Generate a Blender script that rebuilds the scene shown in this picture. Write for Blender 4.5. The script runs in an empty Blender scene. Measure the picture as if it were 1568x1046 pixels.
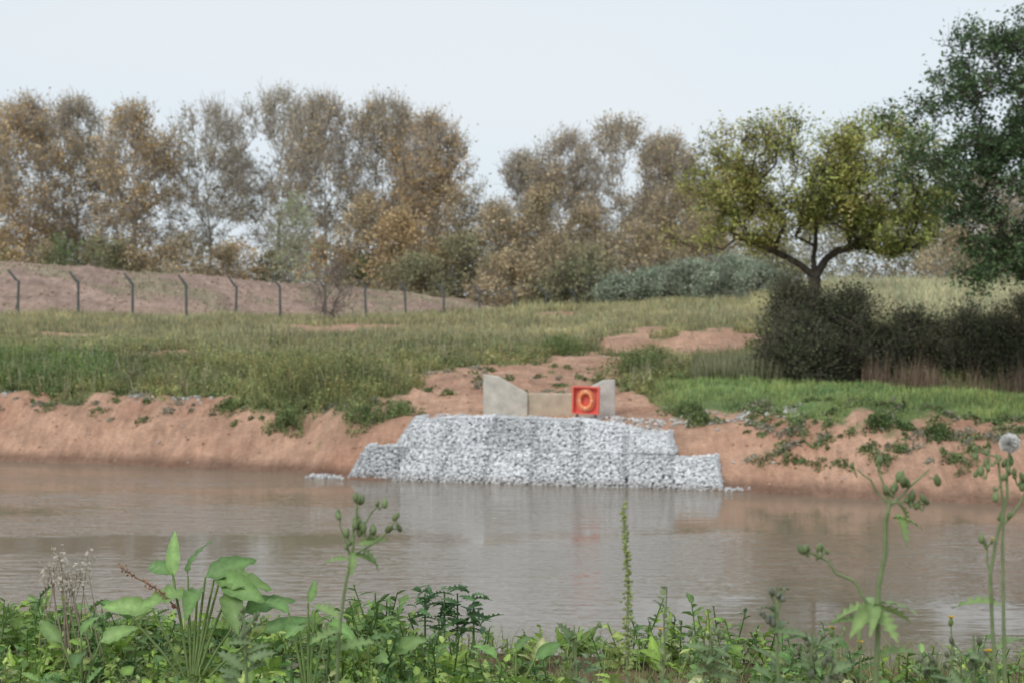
import bpy, math, numpy as np
from mathutils import Vector
rng=np.random.default_rng(11)
CH=4.87; F=2400.0
def px(u,v,d): return np.array([(u-784)/F*d, d, CH-(v-450)/F*d])
# ---------------------------------------------------------------- noise
TB=rng.random((256,256))
def vn(x,y,sc=1.0,off=0):
    x=np.asarray(x,float)*sc+off*17.3+1000; y=np.asarray(y,float)*sc+off*9.1+1000
    xi=np.floor(x).astype(int); yi=np.floor(y).astype(int); fx=x-xi; fy=y-yi
    fx=fx*fx*(3-2*fx); fy=fy*fy*(3-2*fy)
    a=TB[xi%256,yi%256]; b=TB[(xi+1)%256,yi%256]; c=TB[xi%256,(yi+1)%256]; d=TB[(xi+1)%256,(yi+1)%256]
    return (a*(1-fx)+b*fx)*(1-fy)+(c*(1-fx)+d*fx)*fy
def fbm(x,y,sc=1.0,o=4,off=0):
    r=0;a=.5;t=0
    for i in range(o):
        r=r+a*vn(x,y,sc*2**i,off+i); t+=a; a*=.5
    return r/t
def sm(x,a,b):
    t=np.clip((x-a)/(b-a),0,1); return t*t*(3-2*t)
# ---------------------------------------------------------------- mesh builder
class MB:
    def __init__(s): s.V=[];s.F=[];s.C=[];s.n=0
    def add(s,v,f,c,mat=0):
        v=np.asarray(v,float).reshape(-1,3); f=np.asarray(f,int)
        c=np.asarray(c,float)
        if c.ndim==1: c=np.tile(c,(len(v),1))
        s.V.append(v); s.C.append(c); s.F.append((f+s.n,mat)); s.n+=len(v)
    def build(s,name,mats,smooth=False,parent=None):
        V=np.concatenate(s.V); C=np.concatenate(s.C)
        me=bpy.data.meshes.new(name)
        me.vertices.add(len(V)); me.vertices.foreach_set('co',V.astype(np.float32).ravel())
        li=np.concatenate([f.ravel() for f,_ in s.F]); tot=np.concatenate([np.full(len(f),f.shape[1]) for f,_ in s.F])
        mi=np.concatenate([np.full(len(f),m) for f,m in s.F])
        st=np.concatenate([[0],np.cumsum(tot)[:-1]])
        me.loops.add(len(li)); me.loops.foreach_set('vertex_index',li.astype(np.int32))
        me.polygons.add(len(tot)); me.polygons.foreach_set('loop_start',st.astype(np.int32)); me.polygons.foreach_set('loop_total',tot.astype(np.int32))
        me.polygons.foreach_set('material_index',mi.astype(np.int32))
        me.polygons.foreach_set('use_smooth',np.full(len(tot),bool(smooth)))
        me.update(calc_edges=True)
        a=me.color_attributes.new('Col','FLOAT_COLOR','POINT')
        cc=np.ones((len(V),4),np.float32); cc[:,:3]=np.clip(C,0,1); a.data.foreach_set('color',cc.ravel())
        for m in mats: me.materials.append(m)
        ob=bpy.data.objects.new(name,me); bpy.context.collection.objects.link(ob)
        if parent: ob.parent=parent
        return ob
def empty(name):
    e=bpy.data.objects.new(name,None); bpy.context.collection.objects.link(e); return e
def rot(az,pi,ro):
    az,pi,ro=map(lambda q:np.asarray(q,float),(az,pi,ro))
    ca,sa=np.cos(az),np.sin(az);cp,sp=np.cos(pi),np.sin(pi);cr,sr=np.cos(ro),np.sin(ro)
    o=np.zeros_like(ca)
    Rz=np.stack([ca,-sa,o,sa,ca,o,o,o,o+1],-1).reshape(-1,3,3)
    Ry=np.stack([cp,o,-sp,o,o+1,o,sp,o,cp],-1).reshape(-1,3,3)
    Rx=np.stack([o+1,o,o,o,cr,-sr,o,sr,cr],-1).reshape(-1,3,3)
    return Rz@Ry@Rx
def inst(mb,tv,tf,R,pos,col,mat=0,tc=None):
    N=len(pos)
    if N==0: return
    v=np.einsum('nij,kj->nki',R,tv)+pos[:,None,:]
    f=(tf[None]+ (np.arange(N)*len(tv))[:,None,None]).reshape(-1,tf.shape[1])
    c=np.repeat(col[:,None,:],len(tv),1)
    if tc is not None: c=c*tc[None,:,None]
    mb.add(v.reshape(-1,3),f,c.reshape(-1,3),mat)
def prisms(mb,p0,p1,r0,r1,k,col,mat=0):
    p0=np.asarray(p0);p1=np.asarray(p1); d=p1-p0; L=np.linalg.norm(d,axis=1,keepdims=True)+1e-9; d=d/L
    h=np.where(np.abs(d[:,2:3])>.9,np.array([[1.,0,0]]),np.array([[0,0,1.]]))
    a=np.cross(d,h); a/=np.linalg.norm(a,axis=1,keepdims=True); b=np.cross(d,a)
    an=np.arange(k)*2*np.pi/k
    ring=a[:,None]*np.cos(an)[None,:,None]+b[:,None]*np.sin(an)[None,:,None]
    v=np.concatenate([p0[:,None]+ring*np.asarray(r0).reshape(-1,1,1),p1[:,None]+ring*np.asarray(r1).reshape(-1,1,1)],1)
    i=np.arange(k); j=(i+1)%k
    tf=np.stack([i,j,j+k,i+k],-1)
    N=len(p0); f=(tf[None]+(np.arange(N)*2*k)[:,None,None]).reshape(-1,4)
    col=np.asarray(col,float)
    c=np.tile(col,(N*2*k,1)) if col.ndim==1 else np.repeat(col,2*k,0)
    mb.add(v.reshape(-1,3),f,c,mat)
def tube(mb,pts,r0,r1,k,col,mat=0):
    pts=np.asarray(pts,float); n=len(pts); r=np.linspace(r0,r1,n)
    prisms(mb,pts[:-1],pts[1:],r[:-1],r[1:],k,col,mat)
# ---------------------------------------------------------------- materials
def mat_new(name):
    m=bpy.data.materials.new(name); m.use_nodes=True; nt=m.node_tree; nt.nodes.clear()
    return m,nt,nt.nodes,nt.links
def mat_leaf(name,trans=.3,rough=.55,spec=.25,nscale=8,namt=.35,matte=True):
    m,nt,N,L=mat_new(name)
    out=N.new('ShaderNodeOutputMaterial'); t=N.new('ShaderNodeBsdfTranslucent'); mx=N.new('ShaderNodeMixShader')
    at=N.new('ShaderNodeAttribute'); at.attribute_name='Col'
    tc=N.new('ShaderNodeTexCoord'); no=N.new('ShaderNodeTexNoise'); no.inputs['Scale'].default_value=nscale; no.inputs['Detail'].default_value=0 if matte else 2
    mr=N.new('ShaderNodeMapRange'); mr.inputs[3].default_value=1-namt; mr.inputs[4].default_value=1+namt; mr.inputs[1].default_value=.25; mr.inputs[2].default_value=.75
    vm=N.new('ShaderNodeVectorMath'); vm.operation='SCALE'
    L.new(tc.outputs['Object'],no.inputs['Vector']); L.new(no.outputs['Fac'],mr.inputs[0]); L.new(at.outputs['Color'],vm.inputs[0]); L.new(mr.outputs[0],vm.inputs['Scale'])
    if matte:
        p=N.new('ShaderNodeBsdfDiffuse'); L.new(vm.outputs[0],p.inputs['Color'])
    else:
        p=N.new('ShaderNodeBsdfPrincipled'); L.new(vm.outputs[0],p.inputs['Base Color']); p.inputs['Roughness'].default_value=rough; p.inputs['Specular IOR Level'].default_value=spec
    L.new(vm.outputs[0],t.inputs['Color'])
    mx.inputs[0].default_value=trans; L.new(p.outputs[0],mx.inputs[1]); L.new(t.outputs[0],mx.inputs[2]); L.new(mx.outputs[0],out.inputs[0])
    return m
def mat_rough(name,nscale=5,namt=.3,bump=.3,bscale=20,rough=.9,spec=.15,bdist=.05,detail=3):
    m,nt,N,L=mat_new(name)
    out=N.new('ShaderNodeOutputMaterial'); p=N.new('ShaderNodeBsdfPrincipled')
    at=N.new('ShaderNodeAttribute'); at.attribute_name='Col'
    tc=N.new('ShaderNodeTexCoord'); no=N.new('ShaderNodeTexNoise'); no.inputs['Scale'].default_value=nscale; no.inputs['Detail'].default_value=detail; no.inputs['Roughness'].default_value=.65
    mr=N.new('ShaderNodeMapRange'); mr.inputs[3].default_value=1-namt; mr.inputs[4].default_value=1+namt; mr.inputs[1].default_value=.3; mr.inputs[2].default_value=.7
    vm=N.new('ShaderNodeVectorMath'); vm.operation='SCALE'
    L.new(tc.outputs['Object'],no.inputs['Vector']); L.new(no.outputs['Fac'],mr.inputs[0]); L.new(at.outputs['Color'],vm.inputs[0]); L.new(mr.outputs[0],vm.inputs['Scale'])
    L.new(vm.outputs[0],p.inputs['Base Color'])
    n2=N.new('ShaderNodeTexNoise'); n2.inputs['Scale'].default_value=bscale; n2.inputs['Detail'].default_value=3; L.new(tc.outputs['Object'],n2.inputs['Vector'])
    b=N.new('ShaderNodeBump'); b.inputs['Strength'].default_value=bump; b.inputs['Distance'].default_value=bdist; L.new(n2.outputs['Fac'],b.inputs['Height']); L.new(b.outputs[0],p.inputs['Normal'])
    p.inputs['Roughness'].default_value=rough; p.inputs['Specular IOR Level'].default_value=spec
    L.new(p.outputs[0],out.inputs[0]); return m
M_leaf=mat_leaf('tree_leaf',.25,.7,.15,.8,.2)
M_fg=mat_leaf('weed_leaf',.28,.45,.3,30,.2,False)
M_grass=mat_leaf('grass_blade',.25,.7,.15,2,.2)
M_bark=mat_rough('bark',6,.3,.5,25,detail=2)
M_stone=mat_rough('stone',14,.12,.3,30,detail=2)
M_conc=mat_rough('concrete',3,.24,.25,40,detail=6)
M_steel=mat_rough('painted_steel',6,.2,.05,30,.6,.4)
M_plastic=mat_rough('orange_plastic',3,.08,.03,20,.45,.4)
def mat_ground():
    m,nt,N,L=mat_new('earth_and_turf')
    out=N.new('ShaderNodeOutputMaterial'); p=N.new('ShaderNodeBsdfPrincipled')
    at=N.new('ShaderNodeAttribute'); at.attribute_name='Col'; geo=N.new('ShaderNodeNewGeometry')
    def noise(sc,det,scale3=None,rough=.6):
        n=N.new('ShaderNodeTexNoise'); n.inputs['Scale'].default_value=sc; n.inputs['Detail'].default_value=det; n.inputs['Roughness'].default_value=rough
        mp=N.new('ShaderNodeMapping'); 
        if scale3: mp.inputs['Scale'].default_value=scale3
        L.new(geo.outputs['Position'],mp.inputs['Vector']); L.new(mp.outputs[0],n.inputs['Vector']); return n
    a=noise(.8,5); b=noise(9,4,None,.7); c=noise(2.2,4,(3.0,.6,.6))
    def mr(n,lo,hi,a0=.3,a1=.7):
        r=N.new('ShaderNodeMapRange'); r.inputs[1].default_value=a0; r.inputs[2].default_value=a1; r.inputs[3].default_value=lo; r.inputs[4].default_value=hi; L.new(n,r.inputs[0]); return r.outputs[0]
    def mul(x,y):
        q=N.new('ShaderNodeMath'); q.operation='MULTIPLY'; L.new(x,q.inputs[0]); L.new(y,q.inputs[1]); return q.outputs[0]
    f=mul(mul(mr(a.outputs['Fac'],.8,1.2),mr(b.outputs['Fac'],.83,1.17)),mr(c.outputs['Fac'],.84,1.13))
    sep=N.new('ShaderNodeSeparateXYZ'); L.new(geo.outputs['Position'],sep.inputs[0])
    wet=mr(sep.outputs['Z'],.48,1.0,.12,.34)
    f=mul(f,wet)
    vm=N.new('ShaderNodeVectorMath'); vm.operation='SCALE'; L.new(at.outputs['Color'],vm.inputs[0]); L.new(f,vm.inputs['Scale'])
    L.new(vm.outputs[0],p.inputs['Base Color'])
    b1=N.new('ShaderNodeBump'); b1.inputs['Strength'].default_value=.6; b1.inputs['Distance'].default_value=.15; L.new(c.outputs['Fac'],b1.inputs['Height'])
    b2=N.new('ShaderNodeBump'); b2.inputs['Strength'].default_value=.7; b2.inputs['Distance'].default_value=.05; L.new(b.outputs['Fac'],b2.inputs['Height']); L.new(b1.outputs[0],b2.inputs['Normal']); L.new(b2.outputs[0],p.inputs['Normal'])
    p.inputs['Roughness'].default_value=.92; p.inputs['Specular IOR Level'].default_value=.12
    L.new(p.outputs[0],out.inputs[0]); return m
M_ground=mat_ground()
def mat_water():
    m,nt,N,L=mat_new('muddy_water')
    out=N.new('ShaderNodeOutputMaterial'); p=N.new('ShaderNodeBsdfPrincipled'); geo=N.new('ShaderNodeNewGeometry')
    p.inputs['Base Color'].default_value=(.225,.18,.13,1); p.inputs['Roughness'].default_value=.04; p.inputs['IOR'].default_value=1.34
    def noise(sc,det,s3):
        n=N.new('ShaderNodeTexNoise'); n.inputs['Scale'].default_value=sc; n.inputs['Detail'].default_value=det
        mp=N.new('ShaderNodeMapping'); mp.inputs['Scale'].default_value=s3; mp.inputs['Rotation'].default_value=(0,0,.12)
        L.new(geo.outputs['Position'],mp.inputs['Vector']); L.new(mp.outputs[0],n.inputs['Vector']); return n
    a=noise(1.6,2,(.55,2.2,1)); b=noise(4.5,2,(.55,2.0,1)); c=noise(.10,3,(.8,2.4,1))
    r=N.new('ShaderNodeMapRange'); r.inputs[1].default_value=.40; r.inputs[2].default_value=.60; r.inputs[3].default_value=.12; r.inputs[4].default_value=1.0; L.new(c.outputs['Fac'],r.inputs[0])
    b1=N.new('ShaderNodeBump'); b1.inputs['Distance'].default_value=.034; L.new(a.outputs['Fac'],b1.inputs['Height']); L.new(r.outputs[0],b1.inputs['Strength'])
    b2=N.new('ShaderNodeBump'); b2.inputs['Distance'].default_value=.020; L.new(b.outputs['Fac'],b2.inputs['Height']); L.new(r.outputs[0],b2.inputs['Strength']); L.new(b1.outputs[0],b2.inputs['Normal'])
    L.new(b2.outputs[0],p.inputs['Normal']); L.new(p.outputs[0],out.inputs[0]); return m
M_water=mat_water()
# ---------------------------------------------------------------- terrain
UE=[-800,0,240,470,525,784,1110,1200,1568,2400]; DE=[48.7,45.8,44.1,42.5,41.3,40,38.7,38.1,36,33.4]
cols=[
(-800,[(48.7,0),(49,.12),(51.5,1.45),(53,1.9),(60,2.6),(70,3.3),(80,3.8),(95,4.0),(130,3)]),
(0,[(45.8,0),(46.1,.12),(48.5,1.43),(49.5,1.78),(56,2.5),(70,3.15),(80,3.72),(95,3.9),(130,3)]),
(300,[(43.7,0),(44,.12),(46.8,1.5),(49,1.85),(54,2.3),(70,2.95),(86,3.5),(100,3.6),(135,3)]),
(560,[(41.0,0),(41.3,.12),(43.8,1.35),(46,1.85),(54,2.4),(70,2.85),(96,3.25),(110,3.4),(140,3)]),
(700,[(40.4,-.3),(42,1.0),(42.8,1.45),(46,1.75),(52,2.2),(60,2.5),(70,2.8),(95,3.3),(110,3.5),(145,3)]),
(850,[(39.7,-.3),(41.2,1.0),(42,1.45),(46,1.7),(52,2.1),(58,2.4),(70,2.7),(85,3.1),(110,3.8),(140,3.5)]),
(960,[(39.3,-.3),(41,1.0),(42,1.5),(46,1.8),(52,2.05),(62,2.42),(66,3.0),(72,3.3),(90,3.7),(120,4.3),(145,4)]),
(1110,[(38.7,0),(39,.12),(41,1.25),(43.5,1.8),(46,2.1),(52,2.16),(60,2.5),(64,3.2),(70,3.5),(100,4.2),(120,4.4),(145,4)]),
(1300,[(37.5,0),(37.8,.12),(40,1.45),(41.5,1.93),(46,2.03),(50,1.95),(60,2.4),(70,3.4),(100,5.0),(140,5.2)]),
(1568,[(36,0),(36.3,.12),(38.2,1.2),(40,1.7),(44,1.8),(50,1.75),(60,2.4),(80,3.9),(110,5.2),(150,5.4)]),
(2400,[(33.4,0),(33.7,.12),(36,1.2),(38,1.7),(44,1.8),(50,1.75),(60,2.4),(80,3.9),(110,5.2),(150,5.4)])]
CU=np.array([c[0] for c in cols],float)
FX=-25.2+2.3*np.arange(-8,16); FY=80+2.6*np.arange(-8,16); FU=784+F*FX/FY
def uof(X,Y): return np.clip(784+F*X/np.maximum(Y,4),-800,2400)
def Hf(X,Y,noise=True):
    X=np.asarray(X,float);Y=np.asarray(Y,float)
    u=uof(X,Y); d0=np.interp(u,UE,DE); s=Y-d0
    Z=np.zeros((len(cols),)+X.shape)
    for i,(cu,k) in enumerate(cols):
        e=np.interp(cu,UE,DE); ks=[-3.5,-1.0]+[q[0]-e for q in k]+[400-e]; zs=[-1.3,-.45]+[q[1] for q in k]+[k[-1][1]]
        Z[i]=np.interp(s,ks,zs)
    idx=np.clip(np.searchsorted(CU,u,side='right')-1,0,len(cols)-2)
    w=(u-CU[idx])/(CU[idx+1]-CU[idx]); w=w*w*(3-2*w)
    z0=np.take_along_axis(Z,idx[None],0)[0]; z1=np.take_along_axis(Z,(idx+1)[None],0)[0]
    zf=z0*(1-w)+z1*w
    # spoil bund behind the fence
    fy=np.interp(u,FU,FY); wb=Y-fy
    bp=np.interp(wb,[1,4,11,13,16,25],[0,.28,.97,1.0,.95,0]); am=np.interp(u,[-800,0,300,560,700,770,850],[3.0,2.85,2.55,1.85,1.05,.5,0])
    zf=zf+bp*am
    zn=np.interp(Y,[-50,0,6,8.3,9.5,18,21,24],[3.1,3.1,3.06,2.96,2.65,0,-.8,-1.3])
    zn=zn-np.where(Y<12,.035*np.clip(X,-5,5),0)
    z=np.where(Y<27,zn,zf)
    if noise:
        far=sm(Y,45,60)*(1-sm(Y,68,76))
        gab=sm(np.abs(X-.4),5.2,6.3)+sm(Y,44,47); gab=np.clip(gab,.25,1)
        z=z+ (fbm(X,Y,.45,4,1)-.5)*np.where(Y<27,.15,(.28+.3*far))*gab
        bank=sm(s,.1,.8)*(1-sm(s,8,14))*gab*(Y>27)
        z=z+bank*((fbm(X,Y,1.6,3,5)-.5)*.30 + (fbm(X*2.2,Y*.5,1.3,2,9)-.5)*.22)
        z=z+(fbm(X,Y,.8,3,15)-.5)*.28*sm(wb,2,6)*(1-sm(u,700,800))*(1-sm(wb,22,26))
    return z
def bare(X,Y):
    u=uof(X,Y); d0=np.interp(u,UE,DE); s=Y-d0; z=Hf(X,Y,False); v=450+F*(CH-z)/np.maximum(Y,4)
    n=fbm(X,Y,.6,4,21)-.5; n2=fbm(X,Y,2.,3,31)-.5
    sb=np.interp(u,[-800,0,170,300,400,480,560,620,680,960,1010,1060,1200,1400,1568,2400],[3.4,3.6,3.9,4.6,3.2,2.4,2.6,5,12,10,5.0,4.3,3.6,3.4,3.5,3.5])
    m=1-sm(s-sb-3.4*n-1.6*n2,-.35,.35)
    for (a,b,ra,rb) in [(1050,526,140,22),(540,503,120,7),(850,483,45,5),(760,578,160,26),(920,562,110,24),(1190,560,40,20),(250,545,60,4),(90,515,60,3)]:
        q=((u-a)/ra)**2+((v-b)/rb)**2
        m=np.maximum(m,1-sm(q+2.5*n+n2,.7,1.1))
    fy=np.interp(u,FU,FY)
    bd=(1-sm(u,740,810))*sm(Y-fy-1.5*n,1,3)*(1-sm(Y-fy,22,26))
    m=np.where(Y<27,0,np.maximum(m,bd))
    return m,bd,u,s,v
def gcol(u,Y,X):
    n=fbm(X,Y,.25,3,41)[...,None]; n2=fbm(X,Y,.9,3,43)[...,None]
    A=np.array([.29,.315,.14]);B=np.array([.42,.41,.23]);C=np.array([.27,.36,.14]);D=np.array([.49,.49,.31])
    c=A+(B-A)*sm(Y,54,76)[...,None]
    st=(sm(u,980,1060)*(1-sm(Y,50,52)))[...,None]; c=c*(1-st)+C*st
    fd=(sm(u,1180,1300)*sm(Y,68,78))[...,None]; c=c*(1-fd)+D*fd
    dk=((1-sm(u,150,200))*(1-sm(Y,57,60))*sm(Y,49,51))[...,None]; c=c*(1-.6*dk)+np.array([.15,.28,.09])*.6*dk
    c=c*(.65+.7*n)*(.7+.6*n2); c=c+np.array([.12,.05,0])*(n2-.5)
    return np.clip(c,.01,1)
ks=np.concatenate([-np.geomspace(3,.36,26),np.linspace(-.35,.35,760),np.geomspace(.36,3,26)])
ys=np.concatenate([np.linspace(-12,4,12),np.linspace(4.3,11,50),np.linspace(11.5,33,30),np.arange(33.3,54,.125),np.arange(54.3,72,.3),np.arange(72.5,125,.6),np.geomspace(126,1500,40)])
K,Yg=np.meshgrid(ks,ys); Xg=K*(Yg+15)
Zg=Hf(Xg,Yg); mk,bd,u_,s_,v_=bare(Xg,Yg)
n1=fbm(Xg,Yg,.35,4,51)[...,None]; n3=fbm(Xg,Yg,3.5,3,57)[...,None]
earth=np.array([.50,.305,.21])*(.8+.4*n1); earth=earth*(.8+.4*n3)
red=np.clip((fbm(Xg,Yg,.5,3,61)-.48)*4,0,1)[...,None]; earth=earth*(1-.5*red)+np.array([.37,.185,.12])*.5*red
bundc=np.array([.38,.265,.21])*(.7+.6*n1)*(.75+.5*n3)
gb=np.clip((fbm(Xg,Yg,.3,3,66)-.55)*6,0,.5)[...,None]; bundc=bundc*(1-gb)+np.array([.28,.27,.16])*gb
soil=np.array([.17,.115,.07])*(.6+.8*n3)
g=gcol(u_,Yg,Xg)*.62
col=g*(1-mk[...,None])+earth*mk[...,None]
col=col*(1-bd[...,None])+bundc*bd[...,None]
ns=(Yg<27)[...,None]; col=np.where(ns,soil,col)
mb=MB(); nr,nc=Xg.shape
i,j=np.meshgrid(np.arange(nr-1),np.arange(nc-1),indexing='ij'); b0=i*nc+j
mb.add(np.stack([Xg,Yg,Zg],-1),np.stack([b0,b0+1,b0+nc+1,b0+nc],-1).reshape(-1,4),col.reshape(-1,3))
mb.build('ground',[M_ground],True)
mb=MB(); mb.add([(-220,8,0),(220,8,0),(220,75,0),(-220,75,0)],[[0,1,2,3]],[.2,.13,.08]); mb.build('pond_water',[M_water])
# ---------------------------------------------------------------- grasses
RH=np.array([(-.5,0,0),(0,-.32,.06),(.5,0,0),(0,.32,.06)]); RHF=np.array([[0,1,2,3]])
BL=np.array([(-.5,0,0),(.5,0,0),(.28,.0,.55),(-.28,.0,.55),(.0,.0,1.)]); BLQ=np.array([[0,1,2,3]]); BLT=np.array([[3,2,4]])
def blades(mb,X,Y,Z,w,h,col,lean=.3):
    n=len(X); az=rng.uniform(0,6.28,n); lx=rng.normal(0,lean,n)*h; ly=rng.normal(0,lean,n)*h
    ca,sa=np.cos(az)*w,np.sin(az)*w
    v=np.zeros((n,5,3)); 
    for k in range(5):
        b=BL[k]; t=b[2]; v[:,k,0]=X+ca*b[0]+lx*t*t; v[:,k,1]=Y+sa*b[0]+ly*t*t; v[:,k,2]=Z-.03+h*t
    o=(np.arange(n)*5)[:,None]
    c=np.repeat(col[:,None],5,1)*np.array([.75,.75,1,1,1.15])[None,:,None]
    s=mb.n; mb.add(v.reshape(-1,3),o+BLQ,c.reshape(-1,3)); mb.F.append(((o+BLT)+s,0))
def leaves(mb,P,size,col,mat=0,flat=.9):
    n=len(P); R=rot(rng.uniform(0,6.28,n),rng.normal(0,flat,n),rng.normal(0,flat,n))*size[:,None,None]
    inst(mb,RH,RHF,R,P,col,mat)
def samp(n,ulo,uhi,dlo,dhi):
    u=rng.uniform(ulo,uhi,n); Y=np.exp(rng.uniform(np.log(dlo),np.log(dhi),n)); return (u-784)/F*Y,Y
mb=MB()
X,Y=samp(180000,-160,1730,40,125); m,bdm,u,s,v=bare(X,Y)
keep=(rng.random(len(X))>m*1.3)&(s>1.0)&~((np.abs(X-.4)<5.4)&(Y<44)); keep&=(bdm<.1)
X,Y,u,s,m=X[keep],Y[keep],u[keep],s[keep],m[keep]; Z=Hf(X,Y); hn=fbm(X,Y,.35,3,71)
h=np.interp(Y,[41,50,58,72,90,120],[.2,.38,.38,.3,.4,.6])*(.35+1.3*hn)*(1-.6*m)
tall=np.exp(-((u-480)/130)**2)*np.exp(-((Y-49)/4)**2); h=h*(1+1.6*tall)
h=np.where((u>1150)&(Y>66),h*1.6,h)
strip=(u>1000)&(Y<51); h=np.where(strip,.14+.16*hn,h)
h=h*rng.uniform(.6,1.3,len(h)); w=np.interp(Y,[41,60,120],[.035,.05,.1])
c=gcol(u,Y,X)*rng.uniform(.65,1.35,(len(X),1)); c[:,0]*=rng.uniform(.85,1.25,len(X))
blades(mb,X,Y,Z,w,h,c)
q=(Y<66)&~strip&(rng.random(len(X))<.8)
Xl,Yl,Zl,hl=X[q],Y[q],Z[q],h[q]
for k in range(3):
    P=np.stack([Xl+rng.normal(0,.08,len(Xl)),Yl+rng.normal(0,.08,len(Xl)),Zl+hl*rng.uniform(.15,.95,len(Xl))],-1)
    leaves(mb,P,rng.uniform(.06,.13,len(Xl)),c[q]*rng.uniform(.7,1.25,(len(Xl),1)))
n=14000; X,Y=samp(n,-160,1730,47,100); m,_,u,s,v=bare(X,Y); k=(m<.2)&~((u>1000)&(Y<52)); X,Y=X[k],Y[k]; n=len(X)
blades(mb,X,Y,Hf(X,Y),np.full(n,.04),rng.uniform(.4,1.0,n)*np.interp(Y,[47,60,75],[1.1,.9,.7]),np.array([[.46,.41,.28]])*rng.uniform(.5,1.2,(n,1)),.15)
# sparse tufts on the bund
X,Y=samp(9000,-160,760,82,112); m,b2,u,s,v=bare(X,Y); k=(b2>.5)&(fbm(X,Y,.3,3,66)>.52); X,Y=X[k],Y[k]; n=len(X)
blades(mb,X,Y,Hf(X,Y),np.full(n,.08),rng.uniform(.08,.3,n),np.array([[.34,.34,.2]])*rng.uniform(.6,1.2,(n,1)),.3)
mb.build('meadow_grass',[M_grass])
mb=MB()
def clump(x,y,r,h,n,base,yel=0):
    a=rng.uniform(0,6.28,n); rr=r*rng.random(n)**.7*(1+.35*np.sin(3*a+x*9)); X=x+rr*np.cos(a); Y=y+rr*np.sin(a)*.8; Z=Hf(X,Y)
    hh=h*np.sqrt(np.clip(1-(rr/r)**2,.1,1))
    P=np.stack([X,Y,Z+hh*rng.random(n)],-1); c=np.array(base)*rng.uniform(.5,1.35,(n,1))
    leaves(mb,P,rng.uniform(.06,.12,n),c)
    k=n//4; blades(mb,X[:k],Y[:k],Z[:k],np.full(k,.025),hh[:k]*1.3,c[:k]*1.1)
for _ in range(330):
    right=rng.random()<.74
    if right: uu=rng.uniform(1035,1700); ss=4.4-3.4*rng.random()**1.4
    else: uu=rng.uniform(-100,600); ss=rng.uniform(2.2,5.0)
    if rng.random()<.15: uu=rng.uniform(610,1000); ss=rng.uniform(6,16)
    d=np.interp(uu,UE,DE)+ss; x=(uu-784)/F*d
    if abs(x-.4)<5.6 and d<44.5: continue
    b=[(.22,.27,.12),(.27,.29,.16),(.40,.38,.29),(.20,.27,.12)][rng.integers(4)]
    r=rng.uniform(.06,.34); clump(x,d,r,rng.uniform(.06,.2),int(22+320*r*r*2),b)
for uu,ss,r,h in [(1350,2.6,.5,.35),(1440,2.4,.45,.3),(1390,2.7,.3,.2),(20,4.2,.5,.3),(90,4.0,.6,.3),(1075,3.0,.5,.3),(1050,3.8,.6,.4),(440,2.2,.6,.5),(560,2.6,.7,.5),(610,3.2,.6,.4),(350,3.2,.5,.3),(970,14,1.2,.9),(860,22,1.2,.8),(1000,18,1.0,.8)]:
    d=np.interp(uu,UE,DE)+ss; clump((uu-784)/F*d,d,r,h,int(800*r),(.14,.20,.08) if uu>1300 else (.22,.28,.12))
mb.build('bank_weeds',[M_grass])
# ---------------------------------------------------------------- rocks
def ico(sub):
    import bmesh
    b=bmesh.new(); bmesh.ops.create_icosphere(b,subdivisions=sub,radius=1.0)
    v=np.array([x.co[:] for x in b.verts]); f=np.array([[q.index for q in x.verts] for x in b.faces]); b.free(); return v,f
IV,IF=ico(1); IV2,IF2=ico(2)
def rocks(mb,P,size,col,flat=.7,mat=0):
    n=len(P)
    if n==0:return
    R=rot(rng.uniform(0,6.28,n),rng.normal(0,.5,n),rng.normal(0,.5,n))
    S=np.stack([rng.uniform(.8,1.3,n),rng.uniform(.7,1.1,n),rng.uniform(.5,.9,n)*flat/.7],-1)*size[:,None]
    v=IV[None]*rng.uniform(.78,1.2,(n,len(IV),1))*S[:,None,:]
    v=np.einsum('nij,nkj->nki',R,v)+P[:,None]
    f=(IF[None]+(np.arange(n)*len(IV))[:,None,None]).reshape(-1,3)
    mb.add(v.reshape(-1,3),f,np.repeat(col,len(IV),0),mat)
mb=MB()
X,Y=samp(9000,-160,1730,38,62); m,_,u,s,v=bare(X,Y); k=(m>.6)&(s>.3)&~((np.abs(X-.4)<5.2)&(Y<42.5)); X,Y=X[k][:3000],Y[k][:3000]
sz=.012+.06*rng.random(len(X))**4; c=np.where(rng.random((len(X),1))<.2,np.array([[.5,.46,.42]]),np.array([[.44,.28,.19]]))*rng.uniform(.7,1.2,(len(X),1))
rocks(mb,np.stack([X,Y,Hf(X,Y)],-1),sz,c)
X,Y=samp(9000,-160,760,84,118); m,b2,u,s,v=bare(X,Y); k=b2>.7; X,Y=X[k][:3500],Y[k][:3500]
rocks(mb,np.stack([X,Y,Hf(X,Y)],-1),.02+.14*rng.random(len(X))**3,np.array([[.42,.31,.25]])*rng.uniform(.65,1.3,(len(X),1)))
for uu,ss in [(1210,3.6),(1205,3.8),(1090,3.2),(1045,2.9),(290,4.0),(10,3.8),(1060,3.9),(210,4.1),(1140,3.5)]:
    d=np.interp(uu,UE,DE)+ss; n=36; X=(uu-784)/F*d+rng.normal(0,.2,n); Y=d+rng.normal(0,.25,n)
    rocks(mb,np.stack([X,Y,Hf(X,Y)+.02],-1),rng.uniform(.02,.07,n),np.array([[.5,.48,.44]])*rng.uniform(.7,1.15,(n,1)))
mb.build('bank_rubble',[M_stone])
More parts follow.
